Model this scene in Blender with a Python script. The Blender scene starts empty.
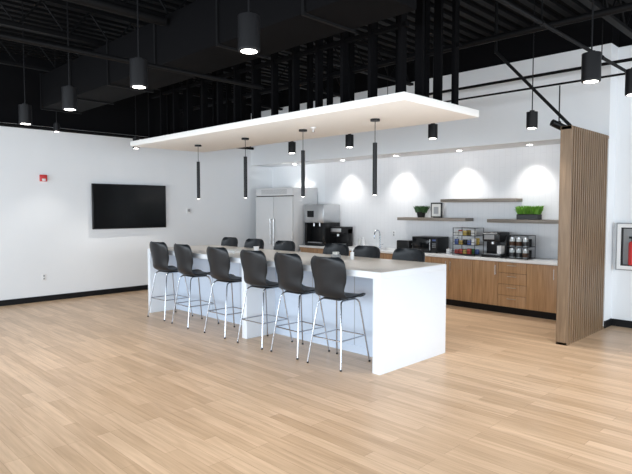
import bpy, bmesh, math, random
from mathutils import Vector, Matrix
random.seed(7)
S=bpy.context.scene
try:
    S.view_settings.view_transform='Standard'
    S.view_settings.look='None'
    S.view_settings.exposure=0.0
except Exception: pass

# ---------------- materials ----------------
def mat(name,col,rough=0.5,metal=0.0,noise=0.0,nscale=20,emit=None,estr=0,spec=None,bump=0.0):
    m=bpy.data.materials.new(name); m.use_nodes=True
    nt=m.node_tree; b=nt.nodes['Principled BSDF']
    b.inputs['Base Color'].default_value=(*col,1)
    b.inputs['Roughness'].default_value=rough
    b.inputs['Metallic'].default_value=metal
    if spec is not None: b.inputs['Specular IOR Level'].default_value=spec
    if emit:
        b.inputs['Emission Color'].default_value=(*emit,1); b.inputs['Emission Strength'].default_value=estr
    tc=nt.nodes.new('ShaderNodeTexCoord'); n=nt.nodes.new('ShaderNodeTexNoise')
    n.inputs['Scale'].default_value=nscale; n.inputs['Detail'].default_value=4
    nt.links.new(tc.outputs['Object'],n.inputs['Vector'])
    if noise>0:
        r=nt.nodes.new('ShaderNodeMixRGB'); r.blend_type='MIX'
        r.inputs[1].default_value=(*[c*(1-noise) for c in col],1)
        r.inputs[2].default_value=(*[min(1,c*(1+noise)) for c in col],1)
        nt.links.new(n.outputs['Fac'],r.inputs[0]); nt.links.new(r.outputs[0],b.inputs['Base Color'])
    if bump>0:
        bp=nt.nodes.new('ShaderNodeBump'); bp.inputs['Strength'].default_value=bump; bp.inputs['Distance'].default_value=0.002
        nt.links.new(n.outputs['Fac'],bp.inputs['Height']); nt.links.new(bp.outputs[0],b.inputs['Normal'])
    return m

def wood(name,c1,c2,axis='Z',rough=0.45,scale=1.0):
    m=bpy.data.materials.new(name); m.use_nodes=True
    nt=m.node_tree; b=nt.nodes['Principled BSDF']; b.inputs['Roughness'].default_value=rough
    tc=nt.nodes.new('ShaderNodeTexCoord'); mp=nt.nodes.new('ShaderNodeMapping')
    sc=[22*scale]*3; sc['XYZ'.index(axis)]=1.3*scale
    mp.inputs['Scale'].default_value=sc
    n=nt.nodes.new('ShaderNodeTexNoise'); n.inputs['Scale'].default_value=1.5; n.inputs['Detail'].default_value=6; n.inputs['Distortion'].default_value=0.6
    cr=nt.nodes.new('ShaderNodeValToRGB')
    cr.color_ramp.elements[0].position=0.3; cr.color_ramp.elements[0].color=(*c1,1)
    cr.color_ramp.elements[1].position=0.7; cr.color_ramp.elements[1].color=(*c2,1)
    nt.links.new(tc.outputs['Object'],mp.inputs[0]); nt.links.new(mp.outputs[0],n.inputs['Vector'])
    nt.links.new(n.outputs['Fac'],cr.inputs[0]); nt.links.new(cr.outputs[0],b.inputs['Base Color'])
    return m

def floor_mat():
    m=bpy.data.materials.new('oak_plank_floor'); m.use_nodes=True
    nt=m.node_tree; b=nt.nodes['Principled BSDF']; L=nt.links.new
    tc=nt.nodes.new('ShaderNodeTexCoord')
    br=nt.nodes.new('ShaderNodeTexBrick'); br.offset=0.37; br.offset_frequency=3
    br.inputs['Scale'].default_value=1.0
    br.inputs['Brick Width'].default_value=1.0; br.inputs['Row Height'].default_value=0.105
    br.inputs['Mortar Size'].default_value=0.0015; br.inputs['Mortar Smooth'].default_value=0.1
    br.inputs['Color1'].default_value=(0.66,0.475,0.32,1); br.inputs['Color2'].default_value=(0.505,0.345,0.215,1)
    br.inputs['Mortar'].default_value=(0.40,0.26,0.16,1); br.inputs['Bias'].default_value=-0.1
    L(tc.outputs['Object'],br.inputs['Vector'])
    mp=nt.nodes.new('ShaderNodeMapping'); mp.inputs['Scale'].default_value=(1.6,26,1)
    n=nt.nodes.new('ShaderNodeTexNoise'); n.inputs['Scale'].default_value=1.2; n.inputs['Detail'].default_value=6; n.inputs['Distortion'].default_value=0.5
    L(tc.outputs['Object'],mp.inputs[0]); L(mp.outputs[0],n.inputs['Vector'])
    cr=nt.nodes.new('ShaderNodeValToRGB')
    cr.color_ramp.elements[0].position=0.3; cr.color_ramp.elements[0].color=(0.82,0.79,0.755,1)
    cr.color_ramp.elements[1].position=0.65; cr.color_ramp.elements[1].color=(1.05,1.05,1.05,1)
    L(n.outputs['Fac'],cr.inputs[0])
    mx=nt.nodes.new('ShaderNodeMixRGB'); mx.blend_type='MULTIPLY'; mx.inputs[0].default_value=1
    L(br.outputs['Color'],mx.inputs[1]); L(cr.outputs[0],mx.inputs[2]); L(mx.outputs[0],b.inputs['Base Color'])
    b.inputs['Roughness'].default_value=0.34
    return m

def tile_mat():
    m=bpy.data.materials.new('white_wall_tile'); m.use_nodes=True
    nt=m.node_tree; b=nt.nodes['Principled BSDF']; L=nt.links.new
    tc=nt.nodes.new('ShaderNodeTexCoord'); sp=nt.nodes.new('ShaderNodeSeparateXYZ'); cb=nt.nodes.new('ShaderNodeCombineXYZ')
    L(tc.outputs['Object'],sp.inputs[0]); L(sp.outputs['Z'],cb.inputs['X']); L(sp.outputs['X'],cb.inputs['Y'])
    br=nt.nodes.new('ShaderNodeTexBrick'); br.inputs['Scale'].default_value=1
    br.inputs['Brick Width'].default_value=0.40; br.inputs['Row Height'].default_value=0.10
    br.inputs['Mortar Size'].default_value=0.003
    br.inputs['Color1'].default_value=(0.77,0.78,0.80,1); br.inputs['Color2'].default_value=(0.76,0.77,0.79,1)
    br.inputs['Mortar'].default_value=(0.71,0.72,0.74,1)
    L(cb.outputs[0],br.inputs['Vector']); L(br.outputs['Color'],b.inputs['Base Color'])
    b.inputs['Roughness'].default_value=0.5
    return m

WHITE=mat('white_wall_paint',(0.80,0.82,0.84),0.8,noise=0.015,nscale=3)
TILE=tile_mat()
BLACKC=mat('black_ceiling_paint',(0.004,0.0042,0.005),0.9,noise=0.2,nscale=4,spec=.08)
BLACKM=mat('black_fixture_metal',(0.006,0.006,0.007),0.4,noise=0.1,spec=.25)
PIPE=mat('black_pipe_paint',(0.0045,0.0046,0.0052),0.6,noise=0.15,spec=.12)
STUD=mat('black_stud_paint',(0.003,0.003,0.0036),0.8,noise=0.15,spec=.06)
BASEB=mat('black_rubber_base',(0.008,0.008,0.009),0.5,noise=0.1,spec=.2)
FLOOR=floor_mat()
LAM=mat('white_laminate',(0.75,0.795,0.85),0.45,noise=0.01)
LAM_SHADE=mat('laminate_core_shade_tint',(0.58,0.66,0.78),0.5,noise=0.01)  # white laminate with the bluish under-counter shade put into its colour
QTZ=mat('quartz_top',(0.77,0.73,0.67),0.28,noise=0.05,nscale=90,spec=.4)  # pale quartz, tan reflection on the top mixed into its base colour
QTZW=mat('white_quartz',(0.82,0.83,0.84),0.25,noise=0.02,nscale=80)
SHELL=mat('black_seat_plastic',(0.009,0.0115,0.015),0.38,noise=0.1,nscale=60,bump=0.1,spec=.38)
CHROME=mat('chrome',(0.50,0.53,0.58),0.22,1.0,noise=0.03)
STEEL=mat('stainless_steel',(0.55,0.56,0.57),0.3,1.0,noise=0.05)
CAB=wood('cabinet_oak',(0.31,0.175,0.085),(0.48,0.295,0.155),'Z')
SLAT=wood('slat_walnut',(0.145,0.088,0.046),(0.25,0.165,0.095),'Z')
SHELF=wood('shelf_ash',(0.17,0.145,0.12),(0.29,0.25,0.21),'X')
CANOPY=mat('canopy_white',(0.90,0.89,0.865),0.7,noise=0.01)
SCREEN=mat('tv_glass',(0.004,0.005,0.006),0.15,noise=0.1,spec=.3)
PLASTB=mat('black_plastic',(0.010,0.010,0.011),0.35,noise=0.1,spec=.3)
PLASTW=mat('white_plastic',(0.8,0.8,0.8),0.4,noise=0.02)
FRIDGE=mat('white_enamel',(0.70,0.705,0.71),0.3,noise=0.02)
RED=mat('red_plastic',(0.6,0.03,0.03),0.35,noise=0.05)
GREEN=mat('leaf_green',(0.13,0.33,0.03),0.5,noise=0.5,nscale=15)
DGREEN=mat('leaf_dark_green',(0.03,0.09,0.025),0.5,noise=0.5,nscale=15)
SOIL=mat('soil',(0.03,0.02,0.012),0.9,noise=0.4)
GLASS=mat('clear_jar',(0.6,0.65,0.66),0.08,noise=0.03)
BROWN=mat('coffee_bean',(0.08,0.035,0.015),0.6,noise=0.3)
GREY=mat('grey_plastic',(0.3,0.31,0.32),0.4,noise=0.05)
LAMPW=mat('lamp_glow',(1,1,1),0.5,noise=0.0,emit=(1,0.95,0.88),estr=14)
GAP=mat('shadow_gap',(0.03,0.025,0.02),0.8,noise=0.1)
PK=[mat('packet_'+n,c,0.35,noise=0.1) for n,c in [('red',(0.40,0.05,0.04)),('yellow',(0.5,0.36,0.09)),('blue',(0.06,0.1,0.28)),('green',(0.08,0.24,0.07)),('dark',(0.03,0.03,0.03)),('white',(0.65,0.65,0.62))]]

# ---------------- mesh builder ----------------
class M:
    def __init__(s,name): s.name=name; s.bm=bmesh.new(); s.mats=[]
    def mi(s,m):
        if m not in s.mats: s.mats.append(m)
        return s.mats.index(m)
    def merge(s,b2,m,mtx=None):
        i=s.mi(m)
        if mtx: bmesh.ops.transform(b2,matrix=mtx,verts=b2.verts)
        for f in b2.faces: f.material_index=i
        me=bpy.data.meshes.new('tmp'); b2.to_mesh(me); b2.free()
        s.bm.from_mesh(me); bpy.data.meshes.remove(me)
    def box(s,a,b,m,bev=0.0,mtx=None,seg=2):
        bm=bmesh.new(); bmesh.ops.create_cube(bm,size=1)
        for v in bm.verts:
            v.co=Vector([(a[k]+b[k])/2+v.co[k]*abs(b[k]-a[k]) for k in range(3)])
        if bev>0: bmesh.ops.bevel(bm,geom=bm.edges[:],offset=bev,segments=seg,affect='EDGES',profile=0.5)
        s.merge(bm,m,mtx); return s
    def cyl(s,p0,p1,r,m,r2=None,seg=20,mtx=None):
        p0=Vector(p0);p1=Vector(p1);d=p1-p0
        bm=bmesh.new()
        bmesh.ops.create_cone(bm,cap_ends=True,segments=seg,radius1=r,radius2=r if r2 is None else r2,depth=d.length)
        q=d.to_track_quat('Z','Y').to_matrix().to_4x4()
        bmesh.ops.transform(bm,matrix=Matrix.Translation((p0+p1)/2)@q,verts=bm.verts)
        s.merge(bm,m,mtx); return s
    def sph(s,c,r,m,sc=(1,1,1),u=16,v=10,mtx=None):
        bm=bmesh.new(); bmesh.ops.create_uvsphere(bm,u_segments=u,v_segments=v,radius=r)
        for w in bm.verts: w.co=Vector((c[0]+w.co.x*sc[0],c[1]+w.co.y*sc[1],c[2]+w.co.z*sc[2]))
        s.merge(bm,m,mtx); return s
    def lathe(s,prof,c,m,seg=24,mtx=None):
        bm=bmesh.new(); rings=[]
        for r,z in prof:
            rings.append([bm.verts.new((c[0]+r*math.cos(2*math.pi*k/seg),c[1]+r*math.sin(2*math.pi*k/seg),c[2]+z)) for k in range(seg)])
        for a,b in zip(rings,rings[1:]):
            for k in range(seg): bm.faces.new((a[k],a[(k+1)%seg],b[(k+1)%seg],b[k]))
        bm.faces.new(rings[0][::-1]); bm.faces.new(rings[-1])
        s.merge(bm,m,mtx); return s
    def tube(s,pts,r,m,seg=10,closed=False,mtx=None):
        pts=[Vector(p) for p in pts]; bm=bmesh.new(); rings=[]; n=len(pts)
        ref=None
        for i,p in enumerate(pts):
            if closed: t=pts[(i+1)%n]-pts[i-1]
            else: t=pts[min(i+1,n-1)]-pts[max(i-1,0)]
            t.normalize()
            if ref is None: ref=t.orthogonal().normalized()
            ref=(ref-t*ref.dot(t)).normalized(); bi=t.cross(ref)
            rings.append([bm.verts.new(p+ref*r*math.cos(2*math.pi*k/seg)+bi*r*math.sin(2*math.pi*k/seg)) for k in range(seg)])
        rr=list(zip(rings,rings[1:]))
        if closed: rr.append((rings[-1],rings[0]))
        for a,b in rr:
            for k in range(seg): bm.faces.new((a[k],a[(k+1)%seg],b[(k+1)%seg],b[k]))
        if not closed: bm.faces.new(rings[0][::-1]); bm.faces.new(rings[-1])
        s.merge(bm,m,mtx); return s
    def done(s,smooth=True):
        me=bpy.data.meshes.new(s.name)
        bmesh.ops.recalc_face_normals(s.bm,faces=s.bm.faces[:])
        s.bm.to_mesh(me); s.bm.free()
        for m in s.mats: me.materials.append(m)
        if smooth:
            for p in me.polygons: p.use_smooth=True
            try: me.set_sharp_from_angle(angle=math.radians(35))
            except Exception: pass
        o=bpy.data.objects.new(s.name,me); S.collection.objects.link(o)
        return o
def B(name,a,b,m,bev=0): return M(name).box(a,b,m,bev).done(smooth=bev>0)
def dup(o,loc,rz=0):
    c=o.copy(); c.location=loc; c.rotation_euler=(0,0,rz); S.collection.objects.link(c); return c

XL,XR,YB,YK=-10.55,4.2,-3.2,9.0
YR=8.62   # wall plane right of the partition
DECK=4.4
SOF=2.72
WT=3.97   # top of white paint on kitchen bulkhead
# ---------------- room shell ----------------
B('floor',(XL-.15,YB-.15,-.1),(XR+.15,YK+.15,0),FLOOR)
B('ceiling',(XL-.15,YB-.15,DECK),(XR+.15,YK+.15,DECK+.1),BLACKC)
B('wall_left',(XL-.15,YB-.15,0),(XL,YK,3.17),WHITE)
B('wall_left_upper',(XL-.15,YB-.15,3.17),(XL+.02,YK,DECK),BLACKC)
B('wall_kitchen',(XL-.15,YK,0),(-2.70,YK+.15,DECK),WHITE)
B('wall_kitchen_tile',(-8.7,YK-.012,.88),(-2.70,YK,SOF),TILE)
B('wall_bulkhead',(XL,8.32,SOF),(-2.56,YK,WT),WHITE)
B('wall_bulkhead_upper',(XL,8.34,WT),(-2.56,YK,DECK),BLACKC)
B('wall_right_kitchen',(-2.56,YR,0),(XR,YK,WT),WHITE)
B('wall_right_kitchen_upper',(-2.56,YR+.02,WT),(XR,YK,DECK),BLACKC)
B('wall_stub',(-2.70,8.32,0),(-2.56,YK,SOF),WHITE)
B('baseboard_left',(XL,YB,0),(XL+.015,8.1,.10),BASEB)
B('baseboard_kitchen',(-2.545,YR-.015,0),(XR,YR,.10),BASEB)
B('baseboard_stub',(-2.56,8.32,0),(-2.545,YR,.10),BASEB)
# glazed sides behind the camera
B('wall_back_sill',(XL,YB-.15,0),(XR,YB,.3),WHITE); B('wall_back_header',(XL,YB-.15,3.0),(XR,YB,DECK),BLACKC)
w=M('window_1'); x=XL
while x<=XR+.01: w.box((x-.04,YB-.12,.3),(x+.04,YB-.02,3.0),BLACKM); x+=1.844
w.box((XL,YB-.12,.3),(XR,YB-.02,.36),BLACKM); w.box((XL,YB-.12,2.94),(XR,YB-.02,3.0),BLACKM); w.done(smooth=False)
B('wall_right_sill',(XR,YB,0),(XR+.15,YK,.3),WHITE); B('wall_right_header',(XR,YB,3.0),(XR+.15,YK,DECK),BLACKC)
w=M('window_2'); y=YB
while y<=YK+.01: w.box((XR+.02,y-.04,.3),(XR+.12,y+.04,3.0),BLACKM); y+=1.525
w.box((XR+.02,YB,.3),(XR+.12,YK,.36),BLACKM); w.box((XR+.02,YB,2.94),(XR+.12,YK,3.0),BLACKM); w.done(smooth=False)

# deck ribs
r=M('ceiling_deck_ribs'); x=XL+.1
while x<XR-.1:
    r.box((x,YB+.02,DECK-.05),(x+.09,8.3,DECK),PIPE); x+=.2
r.done(smooth=False)
def joist(x):
    j=M('bar_joist')
    j.box((x-.05,YB+.05,DECK-.10),(x+.05,8.30,DECK-.055),PIPE); j.box((x-.04,YB+.05,DECK-.50),(x+.04,8.30,DECK-.46),PIPE)
    y=YB+.05
    while y<7.7:
        j.cyl((x,y,DECK-.47),(x,y+.3,DECK-.09),.012,PIPE,seg=6); j.cyl((x,y+.3,DECK-.09),(x,y+.6,DECK-.47),.012,PIPE,seg=6); y+=.6
    j.done(smooth=False)
for x in (-9.4,-7.425,-5.865,-2.2,-.4,1.4,3.2): joist(x)
d=M('air_duct'); d.box((-9.35,3.15,3.28),(-2.6,3.75,3.80),STUD,.02)
for x in [-9.3+i*1.2 for i in range(6)]: d.box((x,3.13,3.26),(x+.03,3.77,3.82),PIPE)
d.done()
def pipe(p0,p1,rr,name='sprinkler_pipe',hang=()):
    p=M(name); p.cyl(p0,p1,rr,PIPE,seg=12)
    v0,v1=Vector(p0),Vector(p1)
    for i in hang:
        q=v0.lerp(v1,i); p.cyl(q,(q.x,q.y,DECK-.05),.006,PIPE,seg=6)
        t=(v1-v0).normalized(); p.cyl(q-t*.02,q+t*.02,rr*1.35,PIPE,seg=10)
    p.done()
pipe((-5.1,YB+.02,3.12),(-5.1,4.2,3.12),.025,hang=(.3,.6))
pipe((-5.4,YB+.02,3.70),(-5.4,3.1,3.70),.05)
pipe((XL+.12,YB+.02,3.12),(XL+.12,8.3,3.12),.03)
pipe((-2.3,YB+.02,3.50),(-2.3,8.28,3.50),.02,hang=(.2,.75,.9))
pipe((-1.3,YB+.02,3.42),(-1.3,YR-.02,3.42),.035,hang=(.2,.8))
pipe((XL+.05,7.9,3.60),(XR-.02,7.9,3.60),.022,hang=(.3,.6))
pipe((XL+.05,7.3,3.3),(XR-.02,7.3,3.3),.014,'electrical_conduit')
pipe((XL+.05,6.3,3.75),(XR-.02,6.3,3.75),.04)
M('diagonal_brace').cyl((-2.60,7.08,2.69),(-3.46,6.75,3.72),.02,PIPE,seg=10).cyl((-3.46,6.75,3.70),(-3.46,6.75,DECK-.05),.02,PIPE,seg=10).done()

# ---------------- canopy ----------------
CX0,CX1,CY0,CY1=-8.65,-3.12,4.3,5.72
B('ceiling_canopy',(CX0,CY0,SOF),(CX1,CY1,SOF+.08),CANOPY,.004)
f=M('canopy_stud_frame')
z0=SOF+.08
for n in range(14):
    x=-8.4+n*.39
    for y in (4.55,5.55): f.box((x-.02,y-.045,z0),(x+.02,y+.045,DECK-.05),STUD)
for y in (4.85,5.2):
    for x in (-8.4,-3.33): f.box((x-.045,y-.02,z0),(x+.045,y+.02,DECK-.05),STUD)
for y in (4.55,5.55):
    f.box((-8.45,y-.05,z0),(-3.27,y+.05,z0+.05),STUD); f.box((-8.45,y-.03,3.5),(-3.27,y+.03,3.54),STUD)
f.done(smooth=False)
M('sprinkler_head').cyl((-5.0,4.95,SOF),(-5.0,4.95,SOF-.012),.035,PLASTW).cyl((-5.0,4.95,SOF-.012),(-5.0,4.95,SOF-.05),.01,STEEL).cyl((-5.0,4.95,SOF-.05),(-5.0,4.95,SOF-.055),.022,STEEL).done()

def spot(loc,power,size,blend=.6,col=(1,.95,.89),rad=.05,rot=(0,0,0)):
    l=bpy.data.lights.new('lamp_spot','SPOT'); l.energy=power; l.spot_size=math.radians(size); l.spot_blend=blend; l.color=col; l.shadow_soft_size=rad
    o=bpy.data.objects.new('lamp_spot',l); o.location=loc; o.rotation_euler=rot; S.collection.objects.link(o); return o
for x in (-4.02,-5.22,-6.44,-7.68):
    p=M('tube_pendant_light'); y=4.98
    p.cyl((x,y,SOF),(x,y,SOF-.025),.055,BLACKM).cyl((x,y,SOF-.025),(x,y,2.44),.004,BLACKM,seg=6)
    p.cyl((x,y,2.45),(x,y,1.85),.026,BLACKM).cyl((x,y,1.852),(x,y,1.848),.018,LAMPW)
    p.done(); spot((x,y,1.83),8,90)

def down(x,y,z,h=.24,r=.078,power=95,size=95,stem=True):
    c=M('cylinder_downlight')
    c.cyl((x,y,z+h),(x,y,z+.012),r,BLACKM,seg=32).cyl((x,y,z+.02),(x,y,z),r,BLACKM,r2=r*.97,seg=32)
    c.cyl((x,y,z+.001),(x,y,z-.002),r*.72,LAMPW,seg=28)
    if stem: c.cyl((x,y,z+h),(x,y,DECK-.05),.007,BLACKM,seg=8).cyl((x,y,z+h),(x,y,z+h+.02),.03,BLACKM)
    c.done(); spot((x,y,z-.03),power,size)
for x in (-3.08,-4.68,-6.28,-7.75): down(x,2.42,2.79)
down(-9.74,4.96,2.82,.2,.06,60,90); down(-9.8,3.55,3.0,.13,.05,35,80)
for x in (-3.0,-4.45,-6.05,-7.45): down(x,6.83,2.70,.2,.068,75)
down(-1.72,5.08,2.79); down(-1.62,5.95,2.79)
down(-1.6,2.42,2.79); down(.2,5.1,2.79)
t=M('track_spotlight'); t.cyl((-2.85,7.3,3.28),(-2.85,7.3,2.80),.008,BLACKM); t.cyl((-2.9,7.2,2.80),(-2.78,7.36,2.72),.045,BLACKM); t.sph((-2.85,7.3,2.8),.03,BLACKM); t.done()

for x in (-9.4,-7.9,-6.5,-5.12,-3.85):
    M('recessed_downlight').cyl((x,8.70,SOF),(x,8.70,SOF-.008),.06,PLASTW).cyl((x,8.70,SOF-.008),(x,8.70,SOF-.010),.045,LAMPW).done()
    spot((x,8.70,SOF-.03),55,99,.72,(1,.97,.93),.06)

# ---------------- island ----------------
IX0,IX1,IY0,IY1,IZ=-8.22,-3.43,4.35,5.58,1.05
i=M('kitchen_island')
T=.07
i.box((IX0,IY0,IZ-T),(IX1,IY1,IZ-.004),LAM,.003)
i.box((IX0+.006,IY0+.006,IZ-.006),(IX1-.006,IY1-.006,IZ),QTZ)
for a,b in ((IX0,IX0+.08),(-5.72,-5.62),(IX1-.10,IX1)):
    i.box((a,IY0,0),(b,IY1,IZ-T+.001),LAM,.003)
i.box((IX0+.08,4.84,.0),(IX1-.1,5.09,IZ-T),LAM_SHADE)
i.box((IX0+.08,4.83,.0),(IX1-.1,4.84,.09),LAM_SHADE)
for x in (-7.8,-7.1,-6.4,-4.9,-4.2): i.box((x-.002,4.837,.0),(x+.002,4.841,IZ-T),GREY)
i.done()

# ---------------- bar stool ----------------
def make_stool():
    s=M('bar_stool')
    prof=[(.235,.715,.17),(.215,.742,.208),(.15,.752,.228),(.05,.744,.236),(-.06,.740,.232),(-.14,.752,.218),(-.185,.79,.205),(-.205,.85,.205),(-.218,.92,.222),(-.232,1.0,.238),(-.248,1.08,.240),(-.262,1.15,.222),(-.270,1.185,.170)]
    nu=12; th=.016
    def pt(k,u,off):
        y,z,w=prof[k]
        a=prof[max(k-1,0)]; b=prof[min(k+1,len(prof)-1)]
        ty,tz=b[0]-a[0],b[1]-a[1]; l=math.hypot(ty,tz); ty/=l; tz/=l
        n=(tz,-ty)
        back=min(1,max(0,(k-4)/4))
        curl=.022*(1-back)*abs(u)**3
        wrap=.075*back*abs(u)**2.2
        return (u*w,y+wrap-n[0]*off,z+curl-n[1]*off)
    bm=bmesh.new(); top=[];bot=[]
    for k in range(len(prof)):
        top.append([bm.verts.new(pt(k,-1+2*j/nu,0)) for j in range(nu+1)])
        bot.append([bm.verts.new(pt(k,-1+2*j/nu,th)) for j in range(nu+1)])
    K=len(prof)
    for k in range(K-1):
        for j in range(nu):
            bm.faces.new((top[k][j],top[k][j+1],top[k+1][j+1],top[k+1][j]))
            bm.faces.new((bot[k][j],bot[k+1][j],bot[k+1][j+1],bot[k][j+1]))
        for j in (0,nu): 
            bm.faces.new((top[k][j],top[k+1][j],bot[k+1][j],bot[k][j]))
    for k in (0,K-1):
        for j in range(nu): bm.faces.new((top[k][j],top[k][j+1],bot[k][j+1],bot[k][j]))
    bmesh.ops.recalc_face_normals(bm,faces=bm.faces[:])
    bmesh.ops.subdivide_edges(bm,edges=bm.edges[:],cuts=1,use_grid_fill=True,smooth=.6)
    s.merge(bm,SHELL)
    s.box((-.12,-.13,.712),(.12,.14,.728),BLACKM,.004)
    for sx in (-1,1):
        pts=[(sx*.235,.255,0.01),(sx*.205,.215,.30),(sx*.165,.165,.66),(sx*.150,.145,.695),(sx*.14,.11,.708),(sx*.14,-.10,.708),(sx*.150,-.135,.695),(sx*.165,-.155,.66),(sx*.205,-.205,.30),(sx*.235,-.245,.01)]
        s.tube(pts,.009,CHROME,seg=10)
        for y in (.255,-.245): s.cyl((sx*.235,y,0),(sx*.235,y,.018),.012,PLASTB,seg=12)
    z=.30; fr=[(-.205,.215),(.205,.215),(.205,-.205),(-.205,-.205)]
    for a,b in zip(fr,fr[1:]+fr[:1]): s.cyl((a[0],a[1],z),(b[0],b[1],z),.007,CHROME,seg=10)
    s.cyl((-.14,.0,.708),(.14,.0,.708),.009,CHROME,seg=10)
    return s.done()
st=make_stool()
near=[(-4.05,4.40,.05),(-4.68,4.41,-.03),(-5.32,4.40,.02),(-6.08,4.41,.0),(-6.92,4.40,-.05),(-7.66,4.42,.04)]
st.location=(near[0][0],near[0][1],0); st.rotation_euler=(0,0,near[0][2])
for x,y,rz in near[1:]: dup(st,(x,y,0),rz)
for x,rz in ((-4.05,.03),(-4.75,-.04),(-5.3,.02),(-6.4,0),(-7.15,.03),(-7.85,-.03)): dup(st,(x,5.52,0),math.pi+rz)

# things on island
M('soap_bottle').cyl((-4.6,5.25,IZ),(-4.6,5.25,IZ+.09),.025,PLASTW).cyl((-4.6,5.25,IZ+.09),(-4.6,5.25,IZ+.12),.007,PLASTW).box((-4.64,5.24,IZ+.12),(-4.59,5.26,IZ+.13),PLASTW).done()
M('napkin_box').box((-4.88,5.15,IZ),(-4.78,5.24,IZ+.05),GREY,.005).box((-4.865,5.165,IZ+.05),(-4.795,5.225,IZ+.085),PK[5],.004).done()
M('paper_tray').box((-6.7,4.7,IZ),(-6.35,4.95,IZ+.03),PLASTW,.004).box((-6.67,4.73,IZ+.03),(-6.38,4.92,IZ+.045),PK[5]).done()
M('paper_cup').lathe([(.028,0),(.04,.10),(.042,.105)],(-6.1,4.9,IZ),PLASTW).done()

# ---------------- kitchen run ----------------
CY=8.34; CZ=.88
k=M('base_cabinet')
CXa,CXb=-8.85,-2.71
k.box((CXa,CY+.06,0),(CXb,YK-.01,.11),BLACKM)
k.box((CXa,CY+.02,.11),(CXb,YK-.01,CZ-.04),GAP)
xs=[-2.71,-3.23,-3.70,-4.17,-4.63,-5.09,-5.55,-6.01,-6.47,-6.93,-7.39,-7.85,-8.31,-8.85]
for n,(b,a) in enumerate(zip(xs,xs[1:])):
    g=.003
    if n==2:
        zz=[.115,.30,.48,.66,CZ-.045]
        for z0_,z1_ in zip(zz,zz[1:]):
            k.box((a+g,CY,z0_+g),(b-g,CY+.02,z1_-g),CAB,.0015)
            k.cyl((a+.16,CY-.022,z1_-.05),(b-.16,CY-.022,z1_-.05),.005,STEEL,seg=8)
            for xx in (a+.17,b-.17): k.cyl((xx,CY-.022,z1_-.05),(xx,CY,z1_-.05),.004,STEEL,seg=6)
    else:
        k.box((a+g,CY,.115+g),(b-g,CY+.02,CZ-.045-g),CAB,.0015)
        xx=(b-.045) if n%2==1 else (a+.045)
        k.cyl((xx,CY-.022,.62),(xx,CY-.022,.78),.005,STEEL,seg=8)
        for z in (.64,.76): k.cyl((xx,CY-.022,z),(xx,CY,z),.004,STEEL,seg=6)
k.done()
B('countertop',(CXa,CY-.03,CZ-.04),(CXb,YK-.012,CZ),QTZW,.003)
def shelf(a,b,z):
    B('floating_shelf',(a,8.70,z-.055),(b,YK-.012,z),SHELF,.002)
shelf(-5.49,-4.08,1.86); shelf(-6.46,-4.98,1.52); shelf(-4.57,-3.2,1.51)

# refrigerator
f=M('double_door_refrigerator')
a,b,y0,y1,h=-10.2,-8.92,8.18,8.96,2.16
f.box((a,y0+.05,.08),(b,y1,h),FRIDGE,.008)
f.box((a+.03,y0+.08,0),(b-.03,y1-.03,.08),PLASTB)
mid=(a+b)/2
for p,q in ((a+.005,mid-.006),(mid+.006,b-.005)): f.box((p,y0,.14),(q,y0+.045,h-.2),FRIDGE,.01)
f.box((a+.005,y0+.02,h-.18),(b-.005,y0+.05,h),FRIDGE,.008)
f.box((mid-.006,y0+.03,.14),(mid+.006,y0+.05,h-.2),PLASTB)
f.box((a+.005,y0+.03,h-.2),(b-.005,y0+.05,h-.18),PLASTB)
for j in range(5): f.box((a+.2,y0+.017,h-.14+j*.022),(b-.2,y0+.022,h-.132+j*.022),GREY)
for xx in (mid-.06,mid+.06):
    f.cyl((xx,y0-.045,.85),(xx,y0-.045,1.45),.012,STEEL)
    for z in (.88,1.42): f.cyl((xx,y0-.045,z),(xx,y0,z),.009,STEEL)
f.done()
c=M('coffee_vending_machine'); a,b=-8.80,-8.20
c.box((a,8.45,CZ),(b,8.95,CZ+.06),PLASTB,.005)
c.box((a,8.62,CZ+.06),(b,8.95,CZ+.5),PLASTB,.004)
c.box((a,8.45,CZ+.06),(a+.06,8.62,CZ+.5),PLASTB,.004); c.box((b-.06,8.45,CZ+.06),(b,8.62,CZ+.5),PLASTB,.004)
c.box((a,8.43,CZ+.5),(b,8.95,CZ+.90),STEEL,.012); c.box((a+.1,8.425,CZ+.62),(a+.3,8.432,CZ+.76),SCREEN)
for xx in (-8.6,-8.42): c.cyl((xx,8.54,CZ+.5),(xx,8.54,CZ+.42),.02,STEEL)
c.box((a+.08,8.46,CZ+.06),(b-.08,8.6,CZ+.075),STEEL)
c.done()
c=M('espresso_machine'); a,b=-8.12,-7.78
c.box((a,8.55,CZ),(b,8.9,CZ+.05),PLASTB,.006).box((a,8.74,CZ+.05),(b,8.9,CZ+.38),PLASTB,.006).box((a,8.55,CZ+.27),(b,8.9,CZ+.42),PLASTB,.008)
c.box((a+.02,8.544,CZ+.31),(b-.02,8.552,CZ+.39),STEEL,.002)
c.cyl(((a+b)/2,8.62,CZ+.27),((a+b)/2,8.62,CZ+.22),.03,STEEL).cyl(((a+b)/2,8.62,CZ+.22),((a+b)/2,8.48,CZ+.21),.01,PLASTB).box((a+.03,8.57,CZ+.05),(b-.03,8.72,CZ+.06),STEEL)
c.done()
s=M('gooseneck_faucet'); x=-7.0
pts=[(x,8.85,CZ),(x,8.85,CZ+.26)]+[(x,8.85-.09+.09*math.cos(t),CZ+.26+.11*math.sin(t)) for t in [math.pi*i/10 for i in range(1,11)]]+[(x,8.67,CZ+.2)]
s.tube(pts,.014,CHROME).cyl((x,8.85,CZ),(x,8.85,CZ+.04),.025,CHROME).cyl((x+.02,8.85,CZ+.06),(x+.09,8.85,CZ+.09),.008,CHROME).done()
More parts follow.
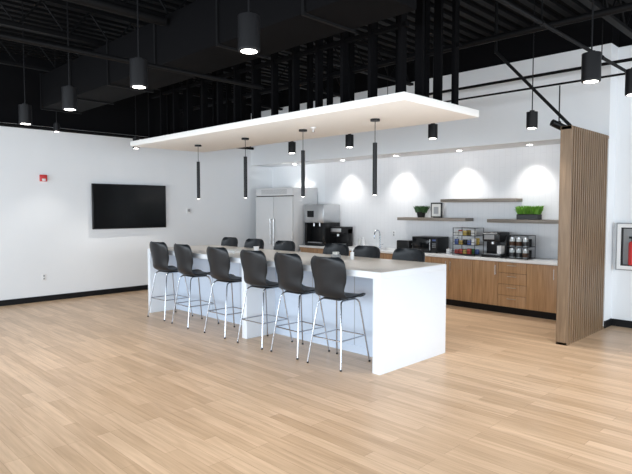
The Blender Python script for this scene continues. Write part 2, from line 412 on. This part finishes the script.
M('kitchen_sink').box((-7.3,8.45,CZ),(-6.7,8.48,CZ+.006),STEEL).box((-7.3,8.75,CZ),(-6.7,8.78,CZ+.006),STEEL).box((-7.3,8.48,CZ),(-7.27,8.75,CZ+.006),STEEL).box((-6.73,8.48,CZ),(-6.7,8.75,CZ+.006),STEEL).box((-7.27,8.48,CZ),(-6.73,8.75,CZ+.002),GREY).cyl((-7,8.6,CZ),(-7,8.6,CZ+.004),.03,PLASTB).done()
for n,xx in enumerate((-7.5,-7.40)):
    M('dish_soap_bottle').cyl((xx,8.8,CZ),(xx,8.8,CZ+.16),.03,PLASTW if n else PK[5]).cyl((xx,8.8,CZ+.16),(xx,8.8,CZ+.2),.01,PLASTW).box((xx-.01,8.75,CZ+.2),(xx+.01,8.81,CZ+.21),PLASTW).done()
t=M('toaster'); t.box((-6.42,8.62,CZ+.01),(-6.12,8.8,CZ+.2),PLASTB,.025,seg=4)
for y in (8.67,8.73): t.box((-6.38,y,CZ+.198),(-6.16,y+.025,CZ+.203),STEEL)
t.box((-6.125,8.7,CZ+.12),(-6.10,8.73,CZ+.14),STEEL)
for xx in (-6.39,-6.15):
    for y in (8.65,8.77): t.cyl((xx,y,CZ),(xx,y,CZ+.015),.01,PLASTB)
t.done()
m=M('microwave_oven'); a,b=-6.0,-5.45
m.box((a,8.55,CZ+.012),(b,8.93,CZ+.29),PLASTB,.006).box((a+.02,8.542,CZ+.03),(b-.13,8.552,CZ+.275),SCREEN,.003).box((b-.12,8.542,CZ+.03),(b-.01,8.552,CZ+.275),PLASTB,.003)
m.cyl((b-.14,8.52,CZ+.05),(b-.14,8.52,CZ+.25),.008,STEEL); m.box((b-.1,8.539,CZ+.22),(b-.03,8.543,CZ+.25),PK[2])
for z in range(3):
    for xx in range(3): m.box((b-.1+xx*.026,8.539,CZ+.1+z*.03),(b-.085+xx*.026,8.543,CZ+.12+z*.03),GREY)
for xx in (a+.04,b-.04):
    for y in (8.6,8.88): m.cyl((xx,y,CZ),(xx,y,CZ+.015),.012,PLASTB)
m.done()
s=M('snack_rack'); a,b=-5.1,-4.68
for xx in (a,b):
    for y in (8.5,8.8): s.cyl((xx,y,CZ),(xx,y,CZ+.48),.006,BLACKM,seg=8)
for z in (.02,.18,.34,.47):
    s.box((a,8.5,CZ+z),(b,8.8,CZ+z+.006),BLACKM)
    if z<.45:
        s.cyl((a,8.5,CZ+z+.05),(b,8.5,CZ+z+.05),.004,BLACKM,seg=6)
        for j in range(5):
            for q in range(2):
                if random.random()<.15: continue
                x0=a+.012+j*.081; y0=8.53+q*.12; hh=random.uniform(.07,.12)
                s.box((x0,y0,CZ+z+.006),(x0+.068,y0+.05,CZ+z+hh),random.choice(PK+[PLASTB,PLASTW]),.006)
s.done()
c=M('coffee_maker'); a,b=-4.56,-4.2
c.box((a,8.5,CZ),(b,8.85,CZ+.045),PLASTB,.008).box((a,8.68,CZ+.045),(b,8.85,CZ+.36),PLASTB,.01).box((a+.02,8.48,CZ+.26),(b-.02,8.85,CZ+.42),PLASTB,.03,seg=4)
c.box((a+.06,8.478,CZ+.3),(b-.12,8.484,CZ+.38),GREY,.002).cyl(((a+b)/2,8.56,CZ+.27),((a+b)/2,8.56,CZ+.22),.03,STEEL)
c.box((a+.04,8.52,CZ+.045),(b-.04,8.66,CZ+.055),STEEL).box((b-.09,8.52,CZ+.06),(b-.02,8.66,CZ+.2),PLASTW,.008)
c.tube([(a+.05,8.50,CZ+.38),(a+.06,8.44,CZ+.40),(b-.06,8.44,CZ+.40),(b-.05,8.50,CZ+.38)],.008,STEEL)
c.done()
c=M('canister_rack'); a,b=-4.12,-3.76
for xx in (a,b):
    for y in (8.5,8.78): c.cyl((xx,y,CZ),(xx,y,CZ+.38),.005,BLACKM,seg=8)
for z in (.01,.19,.375):
    c.box((a,8.5,CZ+z),(b,8.78,CZ+z+.008),BLACKM)
for z in (.018,.198):
    for j in range(3):
        xx=a+.07+j*.11
        c.cyl((xx,8.58,CZ+z),(xx,8.58,CZ+z+.13),.045,GLASS,seg=18).cyl((xx,8.58,CZ+z+.13),(xx,8.58,CZ+z+.15),.047,STEEL,seg=18).cyl((xx,8.58,CZ+z+.01),(xx,8.58,CZ+z+.08),.0465,random.choice([BROWN,PK[4],BROWN]),seg=18)
        c.cyl((xx,8.71,CZ+z),(xx,8.71,CZ+z+.12),.04,PLASTB,seg=16)
c.done()
M('mug').lathe([(.03,0),(.038,.02),(.038,.09),(.034,.09),(.034,.03)],(-5.25,8.6,CZ),PLASTW).tube([(-5.21,8.6,CZ+.07),(-5.19,8.6,CZ+.06),(-5.19,8.6,CZ+.04),(-5.21,8.6,CZ+.03)],.005,PLASTW).done()

def blades(m,c,w,d,n,h0,h1,material,lean=.03,bw=.008):
    bm=bmesh.new()
    for _ in range(n):
        x=c[0]+random.uniform(-w,w); y=c[1]+random.uniform(-d,d); z=c[2]; h=random.uniform(h0,h1)
        lx=(x-c[0])/w*lean+random.uniform(-lean,lean)*.6; ly=random.uniform(-lean,lean); an=random.uniform(0,math.pi)
        dx,dy=bw*math.cos(an),bw*math.sin(an)
        p=[(x-dx,y-dy,z),(x+dx,y+dy,z),(x+dx*1.1+lx*.4,y+dy*1.1+ly*.4,z+h*.6),(x-dx*1.1+lx*.4,y-dy*1.1+ly*.4,z+h*.6),(x+lx,y+ly,z+h)]
        v=[bm.verts.new(q) for q in p]; bm.faces.new((v[0],v[1],v[2],v[3])); bm.faces.new((v[3],v[2],v[4]))
    m.merge(bm,material)
g=M('potted_grass'); z=1.511; cx,cy=-3.90,8.84
g.box((cx-.18,cy-.08,z),(cx+.18,cy+.08,z+.085),PLASTB,.008).box((cx-.17,cy-.07,z+.08),(cx+.17,cy+.07,z+.09),SOIL)
blades(g,(cx,cy,z+.085),.17,.055,1000,.08,.15,GREEN,.05,.010)
g.done(smooth=False)
g=M('potted_plant'); z=1.521; cx,cy=-6.0,8.84
g.lathe([(.065,0),(.085,.10),(.088,.105),(.08,.105),(.076,.09)],(cx,cy,z),PLASTB)
blades(g,(cx,cy,z+.09),.08,.06,320,.07,.14,DGREEN,.05,.014)
g.done(smooth=False)
p=M('picture_frame'); z=1.521
p.box((-5.80,8.86,z),(-5.56,8.885,z+.28),PLASTB,.003).box((-5.775,8.857,z+.025),(-5.585,8.862,z+.255),PK[5]).box((-5.73,8.855,z+.07),(-5.63,8.858,z+.2),GREY)
p.box((-5.70,8.885,z),(-5.66,8.95,z+.01),PLASTB); p.done()
for xx in (-6.75,-5.3,-3.4):
    M('wall_outlet').box((xx-.035,YK-.02,1.12),(xx+.035,YK-.012,1.24),PLASTW,.002).box((xx-.015,YK-.022,1.14),(xx+.015,YK-.019,1.17),GREY).box((xx-.015,YK-.022,1.19),(xx+.015,YK-.019,1.22),GREY).done()

# ---------------- slat partition ----------------
s=M('wood_slat_partition'); y=6.93; xo=.085; ye=8.31
s.box((-2.76+xo,y,0),(-2.64+xo,ye,.03),SLAT); s.box((-2.76+xo,y,2.66),(-2.64+xo,ye,2.70),SLAT)
s.box((-2.705+xo,y+.02,.03),(-2.695+xo,ye,2.66),SLAT)
while y<ye-.04:
    s.box((-2.77+xo,y,0),(-2.63+xo,y+.038,2.70),SLAT,.002); y+=.0745
s.done(smooth=False)

# fire extinguisher cabinet
c=M('fire_extinguisher_cabinet'); a,b,z0_,z1_=-2.50,-2.05,.82,1.49; y0,y1=YR-.07,YR
def ring(a,b,z0_,z1_,w,ya,yb,m):
    c.box((a,ya,z0_),(b,yb,z0_+w),m).box((a,ya,z1_-w),(b,yb,z1_),m).box((a,ya,z0_+w),(a+w,yb,z1_-w),m).box((b-w,ya,z0_+w),(b,yb,z1_-w),m)
ring(a,b,z0_,z1_,.015,y0-.003,y1,GREY)
ring(a+.015,b-.015,z0_+.015,z1_-.015,.05,y0,y1,PLASTW)
ring(a+.065,b-.065,z0_+.065,z1_-.065,.014,y0-.002,y1,PLASTB)
c.box((a+.05,y1-.012,z0_+.05),(b-.05,y1,z1_-.05),GREY)
xm=-2.29
c.cyl((xm,y0+.035,.90),(xm,y0+.035,1.20),.055,RED).sph((xm,y0+.035,1.20),.055,RED,(1,.55,.7)).cyl((xm,y0+.03,1.22),(xm,y0+.03,1.29),.02,PLASTB).box((xm-.05,y0+.02,1.27),(xm+.07,y0+.035,1.30),PLASTB)
c.tube([(xm+.01,y0+.03,1.26),(xm+.09,y0+.03,1.23),(xm+.08,y0+.03,1.1),(xm+.06,y0+.03,.98)],.01,PLASTB)
c.done()

# ---------------- left wall things ----------------
t=M('wall_tv')
t.box((XL+.0,4.7,1.5),(XL+.04,5.7,1.95),PLASTB)
t.box((XL+.04,4.42,1.29),(XL+.085,5.98,2.17),PLASTB,.006)
t.box((XL+.083,4.435,1.31),(XL+.088,5.965,2.155),SCREEN)
t.done()
f=M('fire_alarm_strobe'); f.box((XL,3.50,2.18),(XL+.045,3.62,2.30),RED,.006).box((XL+.045,3.53,2.19),(XL+.06,3.59,2.23),PLASTW,.004).cyl((XL+.045,3.56,2.26),(XL+.05,3.56,2.26),.02,RED).done()
M('thermostat').box((XL,6.52,1.58),(XL+.025,6.62,1.70),PLASTW,.006).box((XL+.025,6.54,1.62),(XL+.027,6.60,1.68),GREY).done()
M('wall_outlet').box((XL,3.50,.38),(XL+.008,3.57,.50),PLASTW,.002).box((XL+.007,3.52,.40),(XL+.01,3.55,.43),GREY).box((XL+.007,3.52,.45),(XL+.01,3.55,.48),GREY).done()

# ---------------- lights ----------------
def area(loc,rot,sx,sy,p,col):
    l=bpy.data.lights.new('window_daylight','AREA'); l.shape='RECTANGLE'; l.size=sx; l.size_y=sy; l.energy=p; l.color=col
    o=bpy.data.objects.new('window_daylight',l); o.location=loc; o.rotation_euler=rot; S.collection.objects.link(o)
area((-3.2,YB+.05,1.65),(math.radians(90),0,0),14,2.6,780,(.84,.925,1))
area((XR-.05,2.9,1.65),(math.radians(90),0,math.radians(90)),11,2.6,520,(.84,.925,1))
w=bpy.data.worlds.new('daylight'); S.world=w; w.use_nodes=True
w.node_tree.nodes['Background'].inputs[0].default_value=(.75,.87,1,1); w.node_tree.nodes['Background'].inputs[1].default_value=1.0

# ---------------- camera ----------------
cd=bpy.data.cameras.new('camera'); cd.lens=549/632*36; cd.sensor_width=36; cd.sensor_fit='HORIZONTAL'
co=bpy.data.objects.new('camera',cd); co.location=(0,0,1.7); co.rotation_euler=(math.radians(90-3.02),0,math.radians(45)); S.collection.objects.link(co)
S.camera=co
